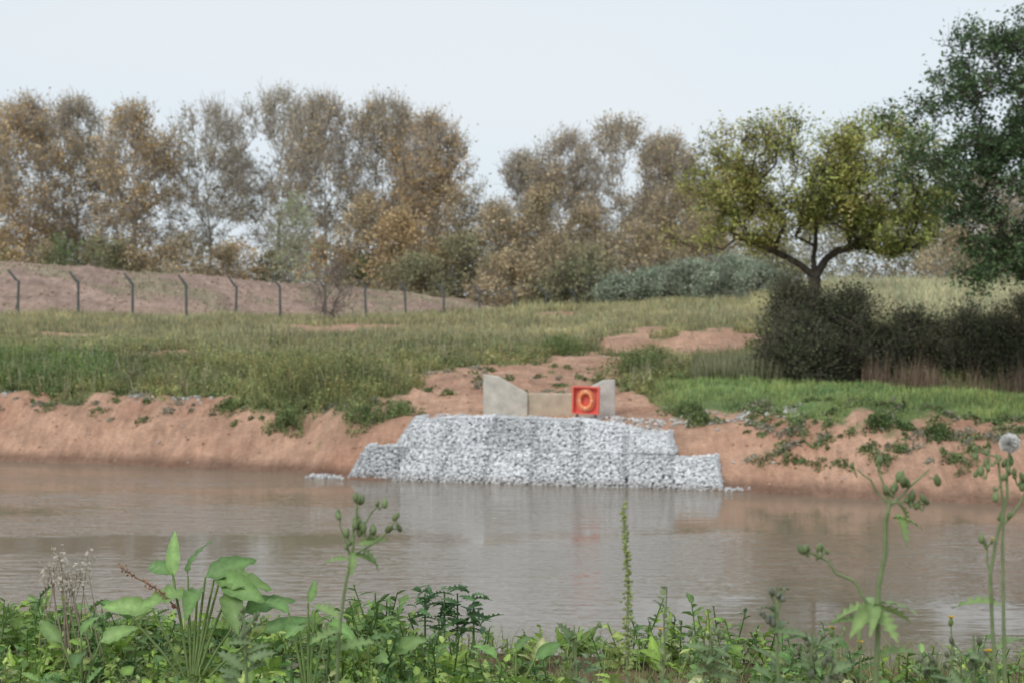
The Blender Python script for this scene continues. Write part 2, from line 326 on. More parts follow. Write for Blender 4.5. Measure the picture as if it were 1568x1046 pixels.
# ---------------------------------------------------------------- gabion wall
G=empty('gabion_wall')
O=np.array([-4.50,41.25,0]); ux=np.array([9.85,-2.6,0]); LG=np.linalg.norm(ux); ux/=LG; nb=np.array([-ux[1],ux[0],0]); UZ=np.array([0,0,1.])
def gp(x,y,z): return O+np.multiply.outer(x,ux)+np.multiply.outer(y,nb)+np.multiply.outer(z,UZ)
mbs=MB(); mbw=MB(); mbb=MB()
GREY=[.42,.43,.43]
def box_g(x0,x1,prof):
    n=len(prof); v=[gp(x0,a,b) for a,b in prof]+[gp(x1,a,b) for a,b in prof]
    for i in range(n):
        j=(i+1)%n; mbb.add([v[i],v[j],v[n+j],v[n+i]],[[0,1,2,3]],GREY)
    mbb.add(v[:n],[list(range(n))],GREY); mbb.add(v[n:],[list(range(n))],GREY)
tiers=[dict(x0=0,x1=LG,z0=-.35,z1=.82,y0=-.22,y1=.80,inset=.42,cells=8,seed=1),
       dict(x0=1.2,x1=8.70,z0=.81,z1=1.57,y0=.83,y1=1.62,inset=.28,cells=6,seed=2)]
def faceline(p0,p1,r=.013): tube(mbw,[p0,p1],r,r,4,[.5,.51,.51])
for T in tiers:
    S=T['seed']; W=T['x1']-T['x0']
    def drop(g,T=T,S=S): return (.30*sm(g,.60,1.0) + .06*(1-sm(g,0,.25)))*(1 if S==2 else .3)
    def sag(x,S=S): return (.025*np.sin(x*2.1)+.02*np.sin(x*5.3+1))
    def FP(g,t,off=0.,T=T,W=W):
        g=np.asarray(g,float);t=np.asarray(t,float)
        x=T['x0']+T['inset']*t+g*(W-2*T['inset']*t); y=T['y0']+(T['y1']-T['y0'])*t+off; z=T['z0']+(T['z1']-T['z0'])*t-drop(g)*t+sag(x)*t
        return gp(x,y,z)
    cw=W/T['cells']; box_g(T['x0']+.12+T['inset']*.6,T['x1']-.12-T['inset']*.6,[(T['y0']+.2,T['z0']-.02),(T['y1']+.22,T['z1']-.38),(2.4,T['z1']-.38),(2.4,T['z0']-.02)])
    shade=rng.uniform(.92,1.05,T['cells'])
    if S==2: shade[1]=.95; shade[2]=.78; shade[3]=.92
    else: shade[0]=.74; shade[4]=.95
    sp=.096
    for layer in range(3):
        nx=int(W/sp); nz=int(math.hypot(T['z1']-T['z0'],T['y1']-T['y0'])/(sp*.85))
        gx,gt=np.meshgrid((np.arange(nx)+.5)/nx,(np.arange(nz)+.5)/nz)
        gx=np.clip(gx.ravel()+rng.normal(0,.35/nx,nx*nz),.003,.997); t=np.clip(gt.ravel()+rng.normal(0,.35/nz,nx*nz),.01,.99)
        jo=.012*np.sin(t*9+np.round(gx*T['cells'])*2.3)
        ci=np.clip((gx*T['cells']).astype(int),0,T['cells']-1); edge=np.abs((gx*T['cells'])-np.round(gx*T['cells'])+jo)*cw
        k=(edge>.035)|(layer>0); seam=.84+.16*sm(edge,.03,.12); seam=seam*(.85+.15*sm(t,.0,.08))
        bulge=.04*np.sin(np.pi*np.clip(gx*T['cells']-ci,0,1))*np.sin(np.pi*t)
        yy=-bulge+rng.normal(0,.014,len(t))+layer*.06
        P=FP(gx,t,yy)[k]; cc=(np.array([[.80,.805,.81]])*(shade[ci]*seam)[:,None]*rng.uniform(.74,1.12,(len(ci),1)))[k]
        stain=np.clip(1-(P[:,2]-.02)/.16,0,1)[:,None]; cc=cc*(1-stain*.45)+np.array([[.35,.29,.23]])*.3*stain
        rocks(mbs,P,rng.uniform(.042,.072,len(P)),cc)
    yb=2.2 if S==2 else 1.1
    nx=int((W-.3)/.1); ny=int((yb-T['y1'])/.1)+1
    for layer in range(2):
        gx,gy=np.meshgrid(np.arange(nx),np.arange(ny)); gx=np.clip((gx.ravel()+.5+rng.normal(0,.3,nx*ny))/nx,0,1); gy=(gy.ravel()+.5+rng.normal(0,.3,nx*ny))/ny
        ci=np.clip((gx*T['cells']).astype(int),0,T['cells']-1)
        P=FP(gx,np.ones(len(gx)),gy*(yb-T['y1'])); P[:,2]+=-.04*layer-.02+rng.normal(0,.012,len(P))
        rocks(mbs,P,rng.uniform(.045,.07,len(P)),np.array([[.76,.765,.77]])*shade[ci][:,None]*rng.uniform(.8,1.12,(len(ci),1)))
    for side in (0,1):
        n=420; t=rng.random(n); P=FP(np.full(n,float(side)),t,rng.random(n)*1.1)-ux*(.04 if side else -.04)
        rocks(mbs,P,rng.uniform(.05,.08,n),np.array([[.68,.69,.70]])*rng.uniform(.75,1.15,(n,1)))
    NP=8
    def poly(ga,ta,gb,tb,r):
        g=np.linspace(ga,gb,NP+1); t=np.linspace(ta,tb,NP+1); q=FP(g,t,-.055+0*g); tube(mbw,q,r,r,4,[.46,.47,.47])
    for i in range(T['cells']+1):
        g=i/T['cells']; poly(g,0,g,1,.010)
        a=FP(np.array([g]),np.array([1.]),np.array([-.03]))[0]; b=FP(np.array([g]),np.array([1.]),np.array([yb-T['y1']]))[0]; a[2]+=.03;b[2]+=.03; faceline(a,b,.008)
    for t in np.linspace(0,1,9): poly(0,t,1,t,.010 if t in(0,1) else .004)
    for i in range(T['cells']*8):
        g=i/(T['cells']*8); poly(g,0,g,1,.0035)
for xa,xb in [(-1.0,.1),(LG-.1,LG+.75)]:
    n=220; xx=rng.uniform(xa,xb,n); P=gp(xx,rng.uniform(.0,.5,n),rng.uniform(-.05,.05,n)); rocks(mbs,P,rng.uniform(.04,.08,n),np.array([[.55,.54,.53]])*rng.uniform(.7,1.2,(n,1)))
n=900; xx=rng.uniform(1.8,8.2,n); P=gp(xx,rng.uniform(2.0,2.95,n),np.zeros(n)); P[:,2]=np.maximum(Hf(P[:,0],P[:,1]),1.42-.22*sm(xx,5.5,8.2))+.02; rocks(mbs,P,rng.uniform(.03,.065,n),np.array([[.60,.57,.54]])*rng.uniform(.7,1.2,(n,1)))
mbs.build('stones',[M_stone],parent=G); mbw.build('wire_mesh',[M_steel],parent=G); mbb.build('basket_core',[M_stone],parent=G)
# ---------------------------------------------------------------- concrete headwall
HW=empty('concrete_headwall')
def extr(name,pts,y,th,col,mat,parent,shear=0.0):
    me=MB(); n=len(pts); f=[(p[0],y+shear*(p[0]-pts[0][0]),p[1]) for p in pts]; b=[(p[0],q[1]+th,p[1]) for p,q in zip(pts,f)]
    v=np.array(f+b); me.add(v,[list(range(n))],col); me.add(v,[list(range(2*n-1,n-1,-1))],col)
    for i in range(n):
        j=(i+1)%n; me.add(v,[[i,i+n,j+n,j]],col)
    ob=me.build(name,[mat],parent=parent)
    w=ob.modifiers.new('w','WELD'); w.merge_threshold=.0005
    bv=ob.modifiers.new('b','BEVEL'); bv.width=.02; bv.segments=2
    return ob
def pu(u,v,d): p=px(u,v,d); return (p[0],p[2])
extr('left_wing',[pu(740,640,43.4),pu(808,640,43.4),pu(808,601,43.4),pu(796,595,43.4),pu(764,576,43.4),pu(740,573,43.4)],43.4,.32,[.58,.54,.47],M_conc,HW,-.1)
extr('right_wing',[pu(896,645,42.9),pu(942,645,42.9),pu(942,581,42.9),pu(924,582,42.9),pu(905,592,42.9),pu(896,601,42.9)],42.9,.32,[.56,.53,.48],M_conc,HW,-.1)
extr('sill',[pu(808,640,43.3),pu(895,640,43.3),pu(895,602,43.3),pu(808,602,43.3)],43.35,.2,[.54,.45,.34],M_conc,HW,-.1)
# ---------------------------------------------------------------- lifebuoy station
LB=empty('lifebuoy_station'); cx,cy,cz=1.99,42.1,2.03
LB.location=(cx,cy,cz); LB.rotation_euler=(0,math.radians(1.5),math.radians(-14))
def boxm(mb,c,s,col):
    c=np.array(c);s=np.array(s)/2; v=np.array([(x,y,z) for x in(-1,1) for y in(-1,1) for z in(-1,1)])*s+c
    mb.add(v,[[0,1,3,2],[4,6,7,5],[0,4,5,1],[2,3,7,6],[0,2,6,4],[1,5,7,3]],col)
RD=[.88,.16,.12]; 
mb=MB(); boxm(mb,(0,.05,0),(.72,.03,.72),[.78,.15,.11]); o=mb.build('back_panel',[M_plastic],parent=LB)
mb=MB()
for c,s in [((-.345,-.02,0),(.04,.16,.74)),((.345,-.02,0),(.04,.16,.74)),((0,-.02,.352),(.65,.16,.04)),((0,-.02,-.352),(.65,.16,.04))]: boxm(mb,c,s,RD)
o=mb.build('housing_rim',[M_plastic],parent=LB)
def torus(mb,R,r,n,k,colf,sz=1.0):
    a=np.arange(n)*2*np.pi/n; b=np.arange(k)*2*np.pi/k; A,B=np.meshgrid(a,b,indexing='ij')
    v=np.stack([(R+r*np.cos(B))*np.cos(A)*sz,r*np.sin(B)-.05,(R+r*np.cos(B))*np.sin(A)],-1).reshape(-1,3)
    f=[[i*k+j,i*k+(j+1)%k,((i+1)%n)*k+(j+1)%k,((i+1)%n)*k+j] for i in range(n) for j in range(k)]
    mb.add(v,f,np.array([colf(x) for x in A.ravel()]))
mb=MB(); torus(mb,.225,.062,48,12,lambda a:([.9,.66,.55] if abs(((a+.8)%(math.pi/2))-.8)<.06 else [.95,.34,.14]),.74); mb.build('lifebuoy_ring',[M_plastic],True,parent=LB)
mb=MB(); torus(mb,.30,.010,40,6,lambda a:[.85,.50,.3],.80); mb.build('grab_line',[M_plastic],True,parent=LB)
mb=MB()
for x in(-.25,.25): boxm(mb,(x,.1,-.35),(.06,.06,1.2),[.25,.25,.25])
mb.build('posts',[M_steel],parent=LB)
# ---------------------------------------------------------------- fence
FN=empty('perimeter_fence'); mp=MB(); mw=MB(); lines=[]
for n in range(-5,15):
    x,y=-25.2+2.3*n+rng.normal(0,.06),80+2.6*n; z=float(Hf(np.array([x]),np.array([y]))[0])
    zb=4.87-(478+.7*max(n,0)-450)/F*y; zt=zb+1.62
    tube(mp,[(x,y,z-.3),(x+rng.normal(0,.05),y,zt),],.075,.07,4,[.12,.13,.125]); tube(mp,[(x,y,zt-.02),(x-.26,y-.05,zt+.32),(x-.42,y-.06,zt+.55)],.07,.055,4,[.12,.13,.125])
    lines.append([(x,y,zb+.1),(x,y,zb+.8),(x,y,zt),(x-.22,y-.05,zt+.27),(x-.42,y-.06,zt+.53)])
for a,b in zip(lines[:-1],lines[1:]):
    for p,q in zip(a,b): tube(mw,[p,q],.006,.006,3,[.25,.25,.25])
mp.build('posts',[M_steel],parent=FN); mw.build('wires',[M_steel],parent=FN)
# ---------------------------------------------------------------- trees
def tree(name,base,top,T,nleaf,lsize,lcols,bark,rtip=.02,asc=0.6,slope=.8,spread=.5,ntw=6,tlen=.8,twr=.012,mb=None,step=.9,jit=.08,trunk_mul=1.0,lflat=.9):
    own=mb is None
    if own: mb=MB()
    base=np.array(base,float); top=np.array(top,float); N=6+len(T)*14
    P=np.zeros((N,3)); par=-np.ones(N,int); n=0; k=max(5,int(np.linalg.norm(top-base)/step))
    for i in range(k+1):
        t=i/k; P[n]=base*(1-t)+top*t+(rng.normal(0,jit,3) if 0<i<k else 0); par[n]=n-1; n+=1
    fork=base*.4+top*.6
    T=T[np.argsort(np.linalg.norm(T-fork,axis=1))]
    for t in T:
        d=P[:n]-t; hd=np.hypot(d[:,0],d[:,1]); dist=np.linalg.norm(d,axis=1)
        cost=dist+asc*3*np.maximum(0,P[:n,2]-(t[2]-slope*hd)); cost[0]+=9; cost[1]+=4
        b=int(np.argmin(cost)); p=P[b]; L=dist[b]; m=min(10,max(1,int(math.ceil(L/step)))); last=b
        side=rng.normal(0,.08*L,3); side[2]-=.06*L*asc
        for i in range(1,m+1):
            s=i/m; 
            if n>=N: break
            P[n]=p*(1-s)+t*s+side*math.sin(math.pi*s)+(rng.normal(0,jit,3) if i<m else 0); par[n]=last; last=n; n+=1
    P=P[:n];par=par[:n]; cnt=np.zeros(n); haschild=np.zeros(n,bool); haschild[par[1:]]=True; cnt[~haschild]=1
    for i in range(n-1,0,-1): cnt[par[i]]+=cnt[i]
    r=rtip*np.maximum(cnt,1)**.5; r[:k+1]*=trunk_mul
    r[0]*=1.35
    idx=np.arange(1,n); r0=np.minimum(r[par[idx]],r[idx]*1.35); r1=r[idx]; big=r1>.06
    bc=np.array(bark)
    if big.any(): prisms(mb,P[par[idx[big]]],P[idx[big]],r0[big],r1[big],7,bc,1)
    sl=~big
    if sl.any(): prisms(mb,P[par[idx[sl]]],P[idx[sl]],r0[sl],r1[sl],3,bc,1)
    M=len(T); c=np.repeat(T,ntw,0); ctr=np.array([fork[0],fork[1],fork[2]]); out=c-ctr; out/=np.linalg.norm(out,axis=1,keepdims=True)+1e-6
    dr=out*.6+rng.normal(0,.6,c.shape)+np.array([0,0,.35*asc*2]); dr/=np.linalg.norm(dr,axis=1,keepdims=True)
    s0=c+rng.normal(0,spread*.35,c.shape); e=s0+dr*tlen*rng.uniform(.5,1.2,(len(c),1))
    prisms(mb,s0,e,np.full(len(c),twr),np.full(len(c),twr*.5),3,bc*1.15,1)
    prisms(mb,c,s0,np.full(len(c),twr*1.1),np.full(len(c),twr),3,bc,1)
    nl=nleaf(T) if callable(nleaf) else np.full(M,nleaf); nl=np.maximum(0,np.round(nl).astype(int))
    ti=np.repeat(np.arange(M),nl); w=rng.integers(0,ntw,len(ti)); ei=ti*ntw+w; f=rng.random((len(ti),1))
    LP=s0[ei]*(1-f)+e[ei]*f+rng.normal(0,spread*.42,(len(ti),3))*np.array([1,1,.7])
    lc=np.array(lcols); pick=np.clip((fbm(T[:,0],T[:,2]+T[:,1],.35,2,77)*len(lc)*1.4-.2*len(lc)).astype(int),0,len(lc)-1)
    pk=np.where(rng.random(len(ti))<.7,pick[ti],rng.integers(0,len(lc),len(ti)))
    clump=rng.uniform(.75,1.2,M)[ti][:,None]
    leaves(mb,LP,lsize*rng.uniform(.6,1.3,len(ti)),lc[pk]*clump*rng.uniform(.75,1.25,(len(ti),1)),0,lflat)
    if own: return mb.build(name,[M_leaf,M_bark])
def env(t): return np.interp(t,[0,.12,.3,.55,.8,.93,1.0],[.6,.85,1.0,.97,.78,.54,.2])
OR=[(.66,.47,.24),(.60,.43,.24),(.70,.52,.29),(.53,.41,.24)]  # haze over the far trees is painted into these paler, duller leaf colours
BR=[(.57,.45,.28),(.52,.42,.27),(.61,.48,.30),(.47,.40,.25)]
GY=[(.58,.51,.38),(.53,.48,.37),(.49,.45,.32)]
pop=[(-120,155,100,138,20,OR),(-30,150,78,134,23,OR),(45,148,70,130,20,OR),(118,150,70,136,17,BR),(208,163,66,130,26,OR),
(325,156,82,134,12,GY),(425,138,84,138,12,GY),(500,150,75,132,13,BR),(590,150,84,134,18,BR),(660,176,66,130,24,OR),
(798,236,56,140,12,GY),(865,202,62,136,17,BR),(955,184,90,132,15,BR),(1030,210,52,138,18,BR),(1120,262,60,150,14,BR),(1500,260,80,150,14,BR),(1620,250,90,150,14,BR)]
for (u,vt,hw,d,lf,cl) in pop:
    b=px(u,470,d); b[2]=3.0; tp=px(u+rng.normal(0,6),vt+14,d); Hh=tp[2]-b[2]; R=hw*d/F*1.05
    M=400; t=.09+.91*rng.random(M)**.85; e=env((t-.09)/.91)*R; a=rng.uniform(0,6.28,M); lob=1+.16*np.sin(a*3+u)+.12*np.sin(t*17+a*2)
    rr=e*lob*np.sqrt(rng.uniform(.03,1,M)); T=np.stack([b[0]+rr*np.cos(a),b[1]+rr*np.sin(a),b[2]+t*Hh],-1)
    g=fbm(T[:,0]*1.0,T[:,2],.32,2,int(u)%50); T=T[g>.30]
    def nf(T,lf=lf,b=b,Hh=Hh): 
        t=(T[:,2]-b[2])/Hh; g=fbm(T[:,0],T[:,2],.45,2,5); return lf*1.7*np.clip(.4+2.6*(g-.38),.15,1.7)*(1.15-.45*t)
    tree('poplar_tree',b,tp,T,nf,.26,cl,(.37,.33,.28),rtip=.013,asc=1.0,slope=1.3,spread=.62,ntw=8,tlen=1.5,twr=.022,step=1.4,jit=.1,trunk_mul=1.0)
mbu=MB()
def bush(mb,u,vt,hw,vb,d,nt,lf,ls,cl,bark=(.27,.24,.2),spread=.45,tlen=.8,zb=None,depth=None):
    b=px(u,vb,d); 
    if zb is not None: b[2]=zb
    tp=px(u,vt,d); Hh=tp[2]-b[2]; R=hw*d/F; dp=depth or R
    a=rng.uniform(0,6.28,nt); t=rng.random(nt)**.8; e=np.interp(t,[0,.2,.5,.8,1],[.75,.95,1,.7,.2])*np.sqrt(rng.uniform(.02,1,nt))*(1+.2*np.sin(3*a+u))
    T=np.stack([b[0]+R*e*np.cos(a),b[1]+dp*e*np.sin(a),b[2]+(.06+.94*t)*Hh],-1)
    return tree('x',b,b+(tp-b)*.4,T,lf,ls,cl,bark,rtip=.012,asc=.6,slope=.6,spread=spread,ntw=5,tlen=tlen,twr=.012,mb=mb,step=.9)
OL=[(.36,.35,.20),(.40,.37,.22),(.32,.33,.19)]; WL=[(.37,.42,.31),(.33,.38,.28),(.41,.45,.34)]; GN=[(.32,.39,.18),(.27,.34,.16)]
for (u,vt,hw,d,n,lf,cl) in [(560,310,55,124,130,26,BR),(610,330,55,122,130,28,OR),(690,300,35,126,90,14,BR),(728,290,34,128,100,12,GY),(760,320,50,124,130,22,BR),(700,370,60,122,130,28,OL),(820,300,45,124,120,24,BR),
 (850,370,60,120,130,24,BR),(900,330,60,126,130,22,BR),(905,390,50,118,110,26,OL),(975,350,60,122,130,24,BR),(1040,300,60,128,140,24,BR),(1090,330,70,124,140,26,BR),(1150,300,60,130,140,24,BR),(1180,370,60,118,130,28,OL),
 (1250,330,80,126,150,22,OL),(1330,310,70,130,150,22,BR),(1400,330,70,128,150,22,OL),(1460,360,70,122,140,22,BR),(1540,370,80,122,140,24,OL),(1640,360,80,122,140,24,OL),
 (640,400,60,119,110,30,OL),(780,400,60,117,110,30,BR),(870,420,50,116,90,28,OL)]:
    bush(mbu,u,vt,hw,478,d,n,lf*1.2,.25,cl,spread=.6,tlen=1.2,zb=3.0)
for u in np.arange(-160,700,38):
    bush(mbu,u+rng.normal(0,8),rng.uniform(365,405),rng.uniform(28,40),470,124+rng.normal(0,2),60,24,.26,[OL,BR,GN,OR][rng.integers(4)],spread=.6,tlen=.9,zb=3.0)
for (u,vt,hw,d) in [(1000,422,50,112),(1060,408,60,110),(1120,400,60,108),(1165,415,50,106),(950,432,40,112)]:
    bush(mbu,u,vt,hw,466,d,120,45,.2,WL,spread=.5,tlen=.7,zb=3.9)
mbu.build('distant_shrubs',[M_leaf,M_bark])
mb=MB(); bush(mb,452,312,42,440,106,110,9,.2,[(.44,.52,.28),(.38,.44,.24)],bark=(.36,.33,.28),zb=5.0,tlen=1.1); mb.build('birch_tree',[M_leaf,M_bark])
mb=MB(); bush(mb,512,408,36,480,90,70,2,.15,[(.35,.33,.2)],bark=(.22,.18,.16),zb=3.5,tlen=.9); mb.build('bare_shrub',[M_leaf,M_bark])
def ell(lst,d,n,dep):
    out=[]
    A=sum(l[2]*l[3] for l in lst)
    for (u,v,ru,rv) in lst:
        c=px(u,v,d); k=max(3,int(n*ru*rv/A)); q=rng.normal(0,1,(k,3)); q/=np.linalg.norm(q,axis=1,keepdims=True); q*=rng.uniform(.25,1,(k,1))**.4
        out.append(c+q*np.array([ru*d/F,dep*(ru/90)**.5,rv*d/F]))
    return np.concatenate(out)
OKY=[(.48,.50,.15),(.52,.50,.17),(.41,.45,.14),(.53,.47,.18),(.35,.40,.13)]
d=58; T=ell([(1140,230,75,38),(1230,218,90,32),(1330,226,88,36),(1110,290,60,45),(1215,290,95,45),(1330,300,100,55),(1405,290,45,65),(1065,368,38,14),(1160,352,60,34),(1355,362,78,32),(1290,262,60,40),(1240,325,80,26)],d,600,2.6)
g=fbm(T[:,0],T[:,2]*1.3+T[:,1],.7,2,3); T=T[g>.29]
b=px(1240,540,d); b[2]=2.2
tree('oak_tree',b,px(1249,345,d),T,lambda T:88*np.clip(.6+2.*(fbm(T[:,0],T[:,2],.8,2,8)-.4),.4,1.4),.14,OKY,(.09,.075,.06),rtip=.014,asc=.5,slope=.55,spread=.42,ntw=7,tlen=.6,twr=.008,step=.6,jit=.07,trunk_mul=1.2,lflat=.6)
OKD=[(.14,.21,.10),(.17,.245,.12),(.11,.175,.085),(.20,.26,.13)]
d=45; T=ell([(1505,85,45,30),(1478,62,28,18),(1560,60,50,45),(1440,142,48,24),(1395,182,40,18),(1430,235,45,28),(1405,262,30,16),(1530,160,70,60),(1490,250,65,55),(1560,290,90,90),(1490,340,40,45),(1540,400,55,42),(1500,420,35,22),(1460,320,30,16),(1650,120,120,110),(1680,250,150,140),(1650,390,110,60),(1780,180,120,130)],d,880,2.6)
b=px(1690,600,d); b[2]=1.8
tree('oak_tree',b,px(1670,330,d),T,75,.13,OKD,(.09,.075,.06),rtip=.011,asc=.2,slope=.1,spread=.35,ntw=7,tlen=.45,twr=.007,step=.6,jit=.07,lflat=.6)
DK=[(.11,.125,.07),(.14,.145,.085),(.09,.11,.06),(.17,.155,.095)]
for (u,vt,hw,d,n) in [(1212,448,36,52,150),(1262,470,40,52,150),(1305,458,36,51,110),(1225,510,55,50,150),(1350,520,40,52,110),(1395,490,34,53,100),(1440,515,38,53,100),(1480,490,32,52,100),(1525,500,42,52,120),(1590,470,60,52,170),(1660,460,60,52,150)]:
    mb=MB(); bush(mb,u,vt,hw,590,d,n,55,.10,DK,bark=(.14,.12,.1),spread=.38,tlen=.8,zb=1.8,depth=1.0); mb.build('hawthorn_bush',[M_leaf,M_bark])
mb=MB(); n=4200; u=rng.uniform(1320,1720,n); Y=rng.uniform(48,51,n); X=(u-784)/F*Y; Z=Hf(X,Y); hh=rng.uniform(.2,1.2,n)*(np.clip(fbm(X,Y,1.5,2,91)-.25,.05,1)*2.2); blades(mb,X,Y,Z,np.full(n,.022),hh,np.array([[.30,.215,.16]])*rng.uniform(.4,1.5,(n,1)),.18)
n=2600; u=rng.uniform(1060,1200,n); Y=rng.uniform(49,54,n); X=(u-784)/F*Y; Z=Hf(X,Y); blades(mb,X,Y,Z,np.full(n,.03),rng.uniform(.4,1.0,n),np.array([[.30,.30,.18]])*rng.uniform(.5,1.4,(n,1)),.15)
mb.build('dry_dock_stalks',[M_grass])
# ---------------------------------------------------------------- foreground weeds
def ltmpl(n,width,arch,fold,teeth=0,wave=0.,mx=.42):
    V=[];tc=[]
    for i in range(n+1):
        t=i/n; tt=t/mx*.5 if t<mx else .5+(t-mx)/(1-mx)*.5
        w=width*(math.sin(math.pi*tt))**.85/2+.006
        if i==n: w=.002
        if teeth and i%2==1 and i<n: w*=(1-teeth)
        x=t*(1-.12*arch*t); z=-arch*t*t; wv=wave*math.sin(i*2.1)*width; o=(.05 if teeth and i%2==0 else 0)
        V+= [(x+o,-w,z+fold*w+wv),(x,0,z),(x+o,w,z+fold*w-wv*.8)]; tc+=[.9,1.28,.9]
    Fq=[]
    for i in range(n):
        a=i*3; Fq+=[[a,a+1,a+4,a+3],[a+1,a+2,a+5,a+4]]
    return np.array(V),np.array(Fq),np.array(tc)
L_ov=[ltmpl(6,.55,.25,.5,0,.06),ltmpl(6,.45,.5,.4,0,.05),ltmpl(6,.66,.1,.3,0,.08)]
L_dock=[ltmpl(12,.36,.4,.5,0,.13,.32),ltmpl(12,.28,.65,.4,0,.15,.32),ltmpl(12,.42,.3,.35,0,.13,.36)]
L_th=[ltmpl(12,.36,.45,.5,.6),ltmpl(12,.42,.25,.3,.55)]
mb=MB()
def put(tm,P,az,pi,ro,size,col): inst(mb,tm[0],tm[1],rot(az,pi,ro)*size[:,None,None],P,col,0,tm[2])
def plants(n,ulo,uhi,dlo,dhi,hlo,hhi,nl,tm,slo,shi,cols,pit=(.1,.9),mask=None,rl=.6):
    u=rng.uniform(ulo,uhi,n); Y=rng.uniform(dlo,dhi,n); X=(u-784)/F*Y
    k=fbm(X,Y,1.1,2,35+nl)>rng.uniform(.30,.52,n)
    X,Y=X[k],Y[k]; n=len(X)
    Z=Hf(X,Y); h=rng.uniform(hlo,hhi,n)*(.35+1.2*fbm(X,Y,1.4,2,33)); lean=rng.normal(0,.25,(n,2))*h[:,None]
    pc=np.array(cols)[rng.integers(0,len(cols),n)]*rng.uniform(.7,1.3,(n,1))
    prisms(mb,np.stack([X,Y,Z-.02],-1),np.stack([X+lean[:,0],Y+lean[:,1],Z+h],-1),np.full(n,.005),np.full(n,.003),4,pc*.9)
    sc=rng.uniform(.6,1.25,n)
    for i in range(nl):
        t=((i+rng.random(n))/nl); P=np.stack([X+lean[:,0]*t,Y+lean[:,1]*t,Z+h*t],-1)
        az=i*2.4+rng.uniform(0,6.28,n)*.4+X*50; pi=rng.uniform(pit[0],pit[1],n)*(.5+.7*t)
        s=rng.uniform(slo,shi,n)*(1.15-.45*t)*sc
        put(tm[i%len(tm)],P,az,pi,rng.normal(0,rl,n),s,pc*rng.uniform(.8,1.25,(n,1)))
GA=[(.27,.40,.08),(.22,.34,.08),(.31,.44,.10),(.38,.46,.14)]; GB=[(.15,.26,.08),(.13,.23,.07),(.19,.29,.09)]; GC=[(.30,.37,.15),(.40,.42,.20),(.27,.30,.14)]
plants(720,-80,1650,5.6,8.7,.08,.26,12,L_ov,.045,.09,GA+GB)
plants(800,-80,1650,5.6,8.6,.03,.20,9,L_ov,.03,.065,GA+GB+GC)
plants(190,-80,1000,5.8,8.5,.03,.15,8,L_dock,.11,.2,GA,(.2,1.1),rl=.8)
plants(70,800,1650,5.8,8.4,.03,.12,7,L_dock,.10,.17,GA+GC,(.2,1.1),rl=.8)
plants(200,-80,1650,6.0,8.6,.08,.30,12,L_th,.07,.13,GB,(.2,.9))
plants(420,-80,1650,5.6,7.6,.01,.10,5,L_ov,.05,.10,[(.52,.44,.28),(.44,.40,.26),(.45,.46,.25)],(-.1,.6))
n=6500; X,Y=samp(n,-80,1650,5.4,9.0); blades(mb,X,Y,Hf(X,Y),np.full(n,.006),rng.uniform(.05,.26,n),np.array([[.30,.36,.13]])*rng.uniform(.6,1.4,(n,1)),.5)
mb.build('foreground_weeds',[M_fg],True)
def newplant(): 
    global mb
    mb=MB()
def dock(u,d,leavesl,cols=((.22,.36,.11),),sc=1.0):
    newplant(); x=(u-784)/F*d; z=float(Hf(np.array([x]),np.array([d]))[0]); base=np.array([x,d,z])
    for (uu,vv,az,pi,s,k) in leavesl:
        e=px(uu,vv,d); tube(mb,[base,(base+e)/2+np.array([0,0,.02]),e],.008,.005,5,[.28,.38,.14])
        put(L_dock[k],e[None],np.array([az]),np.array([pi]),np.array([.75*math.cos(az)+rng.normal(0,.45)]),np.array([s*sc]),np.array([cols[rng.integers(len(cols))]])*rng.uniform(.8,1.25))
    mb.build('dock_plant',[M_fg],True)
CD=((.19,.32,.10),(.25,.38,.13),(.17,.29,.10))
dock(290,7.0,[(262,885,1.75,1.45,.22,1),(285,883,1.25,1.40,.18,1),(312,885,.1,.45,.24,2),(325,890,-.3,.1,.27,2),(262,880,2.7,.35,.24,1),(335,885,-.7,-.2,.26,2),(300,905,-1.6,.0,.24,0),(370,940,.1,.4,.24,0),(230,935,3.3,.2,.24,0),(285,910,-2.3,.1,.25,2),(400,970,-.2,.5,.22,1),(350,900,-1.3,-.6,.24,2),(200,950,2.6,.6,.2,1)],CD)
dock(470,6.8,[(480,940,.2,.4,.18,1),(440,940,2.6,.5,.17,0),(470,925,.9,1.0,.14,1),(500,955,-.8,.1,.2,1),(455,960,-1.6,.2,.19,2)],CD)
dock(560,7.0,[(565,985,.5,.5,.17,1),(600,1000,-.6,.5,.18,2),(540,990,3.,.4,.16,0),(580,1005,-1.5,.2,.18,2)],CD)
dock(790,7.0,[(790,1000,.9,.8,.15,1),(760,1010,2.6,.6,.15,0),(820,1010,.3,.5,.15,2)],CD)
dock(120,6.8,[(120,975,1.2,.9,.16,1),(90,985,2.8,.6,.18,0),(150,985,.1,.5,.17,2),(120,1005,-1.5,.2,.18,2)],CD)
newplant()
for _ in range(90):
    uu=rng.uniform(632,742); vv=rng.uniform(905,975); e=px(uu,vv,7.6); put(L_th[rng.integers(2)],e[None],np.array([rng.uniform(0,6.28)]),np.array([rng.uniform(.0,.8)]),np.array([rng.normal(0,.5)]),np.array([rng.uniform(.07,.13)]),np.array([[.11,.21,.08]])*rng.uniform(.7,1.3))
for uu in (650,680,700,725):
    x=(uu-784)/F*7.6; tube(mb,[(x,7.6,2.9),px(uu,910,7.6)],.008,.004,5,[.14,.25,.09])
mb.build('thistle_plant',[M_fg],True)
